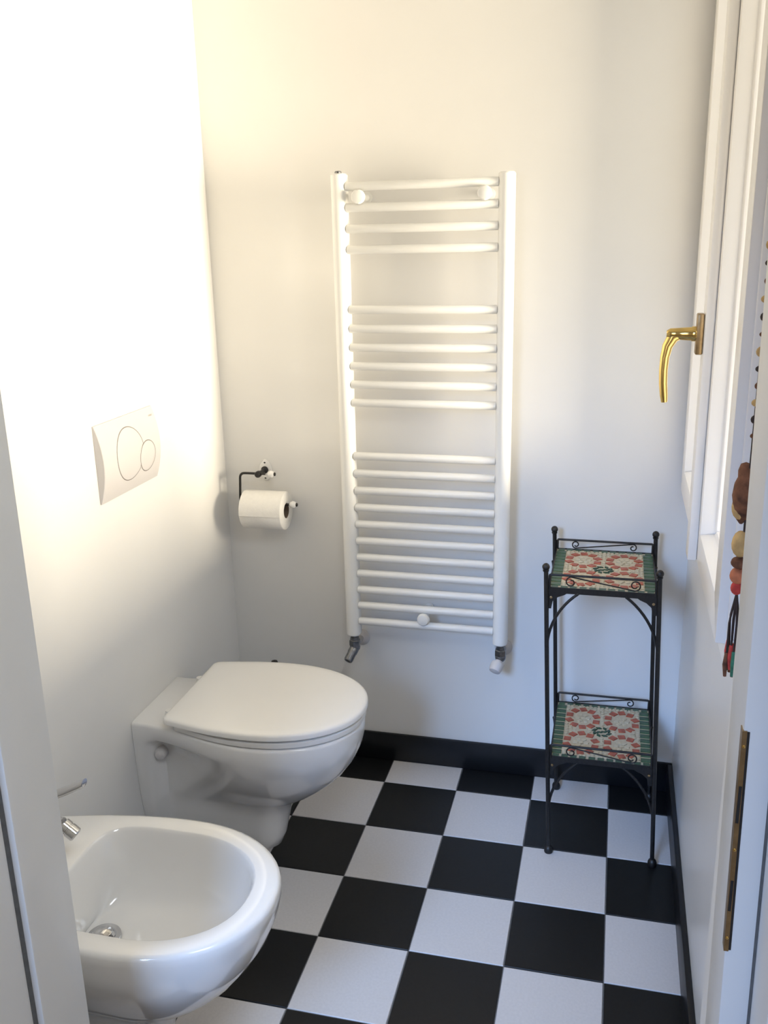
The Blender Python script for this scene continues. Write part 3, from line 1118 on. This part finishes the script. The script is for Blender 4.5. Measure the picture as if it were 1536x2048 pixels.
        for k in range(N + 1):                 # left curl winds out to its bottom
            u = k / N
            a = math.radians(lerp(-120, 270, 1 - u) - 0)
            a = math.radians(lerp(300 + 20, -90, u))
            r = rs * lerp(0.35, 1.0, u ** 0.7)
            pts.append((xl_ + r * math.cos(PI - a), y - 0.0005, zl_ + r * math.sin(PI - a)))
        left = pts
        rgt = []
        for k in range(N + 1):
            u = k / N
            a = math.radians(lerp(90, -290, u))
            r = rs * lerp(1.0, 0.30, u ** 1.2)
            rgt.append((xr_ + r * math.cos(a), y - 0.0005, zr_ + r * math.sin(a)))
        bm = B()
        pts = left + rgt
        if mir: pts = [(a_ + b_ - x, y_, z_) for x, y_, z_ in pts]
        tube(bm, pts, 0.0016, 6)
        obj('scroll', bm, M_IRON, rl, smooth=60)
    # corner gussets with a brass screw (front and back)
    for x, sg in ((x0, 1), (x1, -1)):
        for y, so in ((y0, -1), (y1, 1)):
            bm = B()
            zu = zt - 0.010
            prof = [(0, 0), (0.046, 0), (0.038, -0.006), (0.024, -0.012), (0.013, -0.022), (0.010, -0.040), (0, -0.040)]
            ya, yb2 = (y + 0.0012, y + 0.0034) if so < 0 else (y - 0.0034, y - 0.0012)
            loft(bm, [[(x + sg * (px_ - 0.002), ya, zu + pz_) for px_, pz_ in prof], [(x + sg * (px_ - 0.002), yb2, zu + pz_) for px_, pz_ in prof]])
            gs = obj('gusset', bm, M_IRON, st)
            bm = B()
            lathe(bm, [(0.0034, 0), (0.0030, 0.002), (0.001, 0.0026)], (x + sg * 0.007, ya if so < 0 else yb2, zu - 0.013), (0, so, 0), 10)
            obj('screw', bm, M_BRASSD, gs)
    for x, dx in ((SX0, 1), (SX1, -1)):
        for y in (SY0 + 0.003, SY1 - 0.003):
            arc_brace(x, y, dx, 0, zt - 0.011)
        for y, dy in ((SY0, 1), (SY1, -1)):
            arc_brace(x, y, 0, dy, zt - 0.011)


shelf(0.685, 0.716, 0.709)
shelf(0.262, 0.293, 0.288)

# ================================================================== TOILET BRUSH behind the toilet, only its knob shows
tb = empty('toilet_brush', (-0.285, -0.042, 0))
tag(tb, 'dark knob of a toilet brush just showing behind the toilet lid', 'toilet brush')
bm = B()
lathe(bm, [(0.045, 0.0), (0.048, 0.004), (0.048, 0.10), (0.044, 0.12), (0.038, 0.122)], (-0.285, -0.042, 0.0005), (0, 0, 1), 24)
obj('holder', bm, M_CER, tb, smooth=40)
bm = B()
lathe(bm, [(0.006, 0.10), (0.006, 0.329), (0.0095, 0.339), (0.0105, 0.350), (0.008, 0.3575), (0.002, 0.359)], (-0.285, -0.042, 0), (0, 0, 1), 16)
obj('handle', bm, M_DARKH, tb, smooth=40)

# ================================================================== HANGING ORNAMENT between window and doorway
oxx, oyy = 0.744, -0.885
orn = empty('hanging_ornament', (oxx, oyy, 0.79))
tag(orn, 'string of cloth charms and tassels hanging between the window and the doorway', 'ornament')
bm = B()
tube(bm, [(oxx, oyy, 0.97), (oxx, oyy, 1.2), (oxx, oyy, 1.5), (oxx + 0.003, oyy, 1.72)], 0.0016, 6)
obj('cord', bm, M_CORD, orn, smooth=60)
bm = B()
lathe(bm, [(0.004, 0), (0.004, 0.002), (0.0018, 0.003), (0.0018, 0.024)], (XR - 0.0003, oyy, 1.72), (-1, 0, 0), 10)
obj('nail', bm, M_DARKH, orn)
z = 1.18
k = 0
while z < 1.70:                                # little beads up the cord
    bm = B()
    ball(bm, (oxx, oyy, z), 0.0042 + 0.0010 * (k % 3), 10, 6, (1, 1, 0.8 + 0.3 * (k % 2)))
    obj('bead', bm, (M_BIRD, M_CORD, M_TAN)[k % 3], orn, smooth=60)
    z += 0.022
    k += 1
bm = B()                                       # a plump cloth bird
rr = []
for t, r, w in ((0.0, .002, .002), (0.1, .009, .008), (0.3, .017, .013), (0.5, .021, .016), (0.68, .017, .014), (0.78, .011, .010), (0.88, .012, .010), (0.97, .008, .007), (1.0, .001, .001)):
    zz = 1.056 + 0.086 * t
    yy = oyy + 0.010 - 0.012 * math.sin(PI * t)
    rr.append([(oxx - 0.004 + w * math.cos(2 * PI * k / 14), yy + r * math.sin(2 * PI * k / 14), zz) for k in range(14)])
loft(bm, rr)
bird = obj('cloth_bird', bm, M_BIRD, orn, smooth=60)
bm = B()
ball(bm, (oxx - 0.008, oyy + 0.002, 1.082), 0.012, 12, 8, (0.9, 1, 1.5))
obj('wing', bm, M_TAN, bird, smooth=60)
for zc, r, m_, sc in ((1.030, 0.015, M_TAN, (.8, 1, 1.25)), (1.003, 0.012, M_BIRD, (.9, 1, .7)), (0.984, 0.012, M_CORAL, (.9, 1, 1)), (0.966, 0.009, M_TRED, (.9, 1, 1.1))):
    bm = B()
    ball(bm, (oxx - 0.003, oyy, zc), r, 12, 8, sc)
    obj('charm', bm, m_, orn, smooth=60)
for k in range(9):                             # two-level tassel: dark cords ending in red and green tufts
    a = 2 * PI * k / 9
    q = 0.004 + 0.005 * (k % 2)
    bm = B()
    p0 = Vector((oxx - 0.002, oyy, 0.960))
    e = Vector((oxx - 0.002 + q * math.cos(a) * 0.8, oyy + 1.6 * q * math.sin(a), 0.882 - 0.006 * (k % 3)))
    m1 = (p0 + e) / 2 + Vector((0.004 * math.cos(a), 0.007 * math.sin(a), 0))
    tube(bm, [p0, m1, e], 0.0014, 6)
    cd = obj('strand', bm, M_CORD, orn, smooth=60)
    bm = B()
    tube(bm, [e, e + Vector((0.001 * math.cos(a), 0.003 * math.sin(a), -0.018)), e + Vector((0, 0.003 * math.sin(a), -0.036))], [0.0026, 0.0036, 0.0022], 8)
    obj('tuft', bm, (M_TRED, M_TGREEN, M_BIRD)[k % 3], cd, smooth=60)
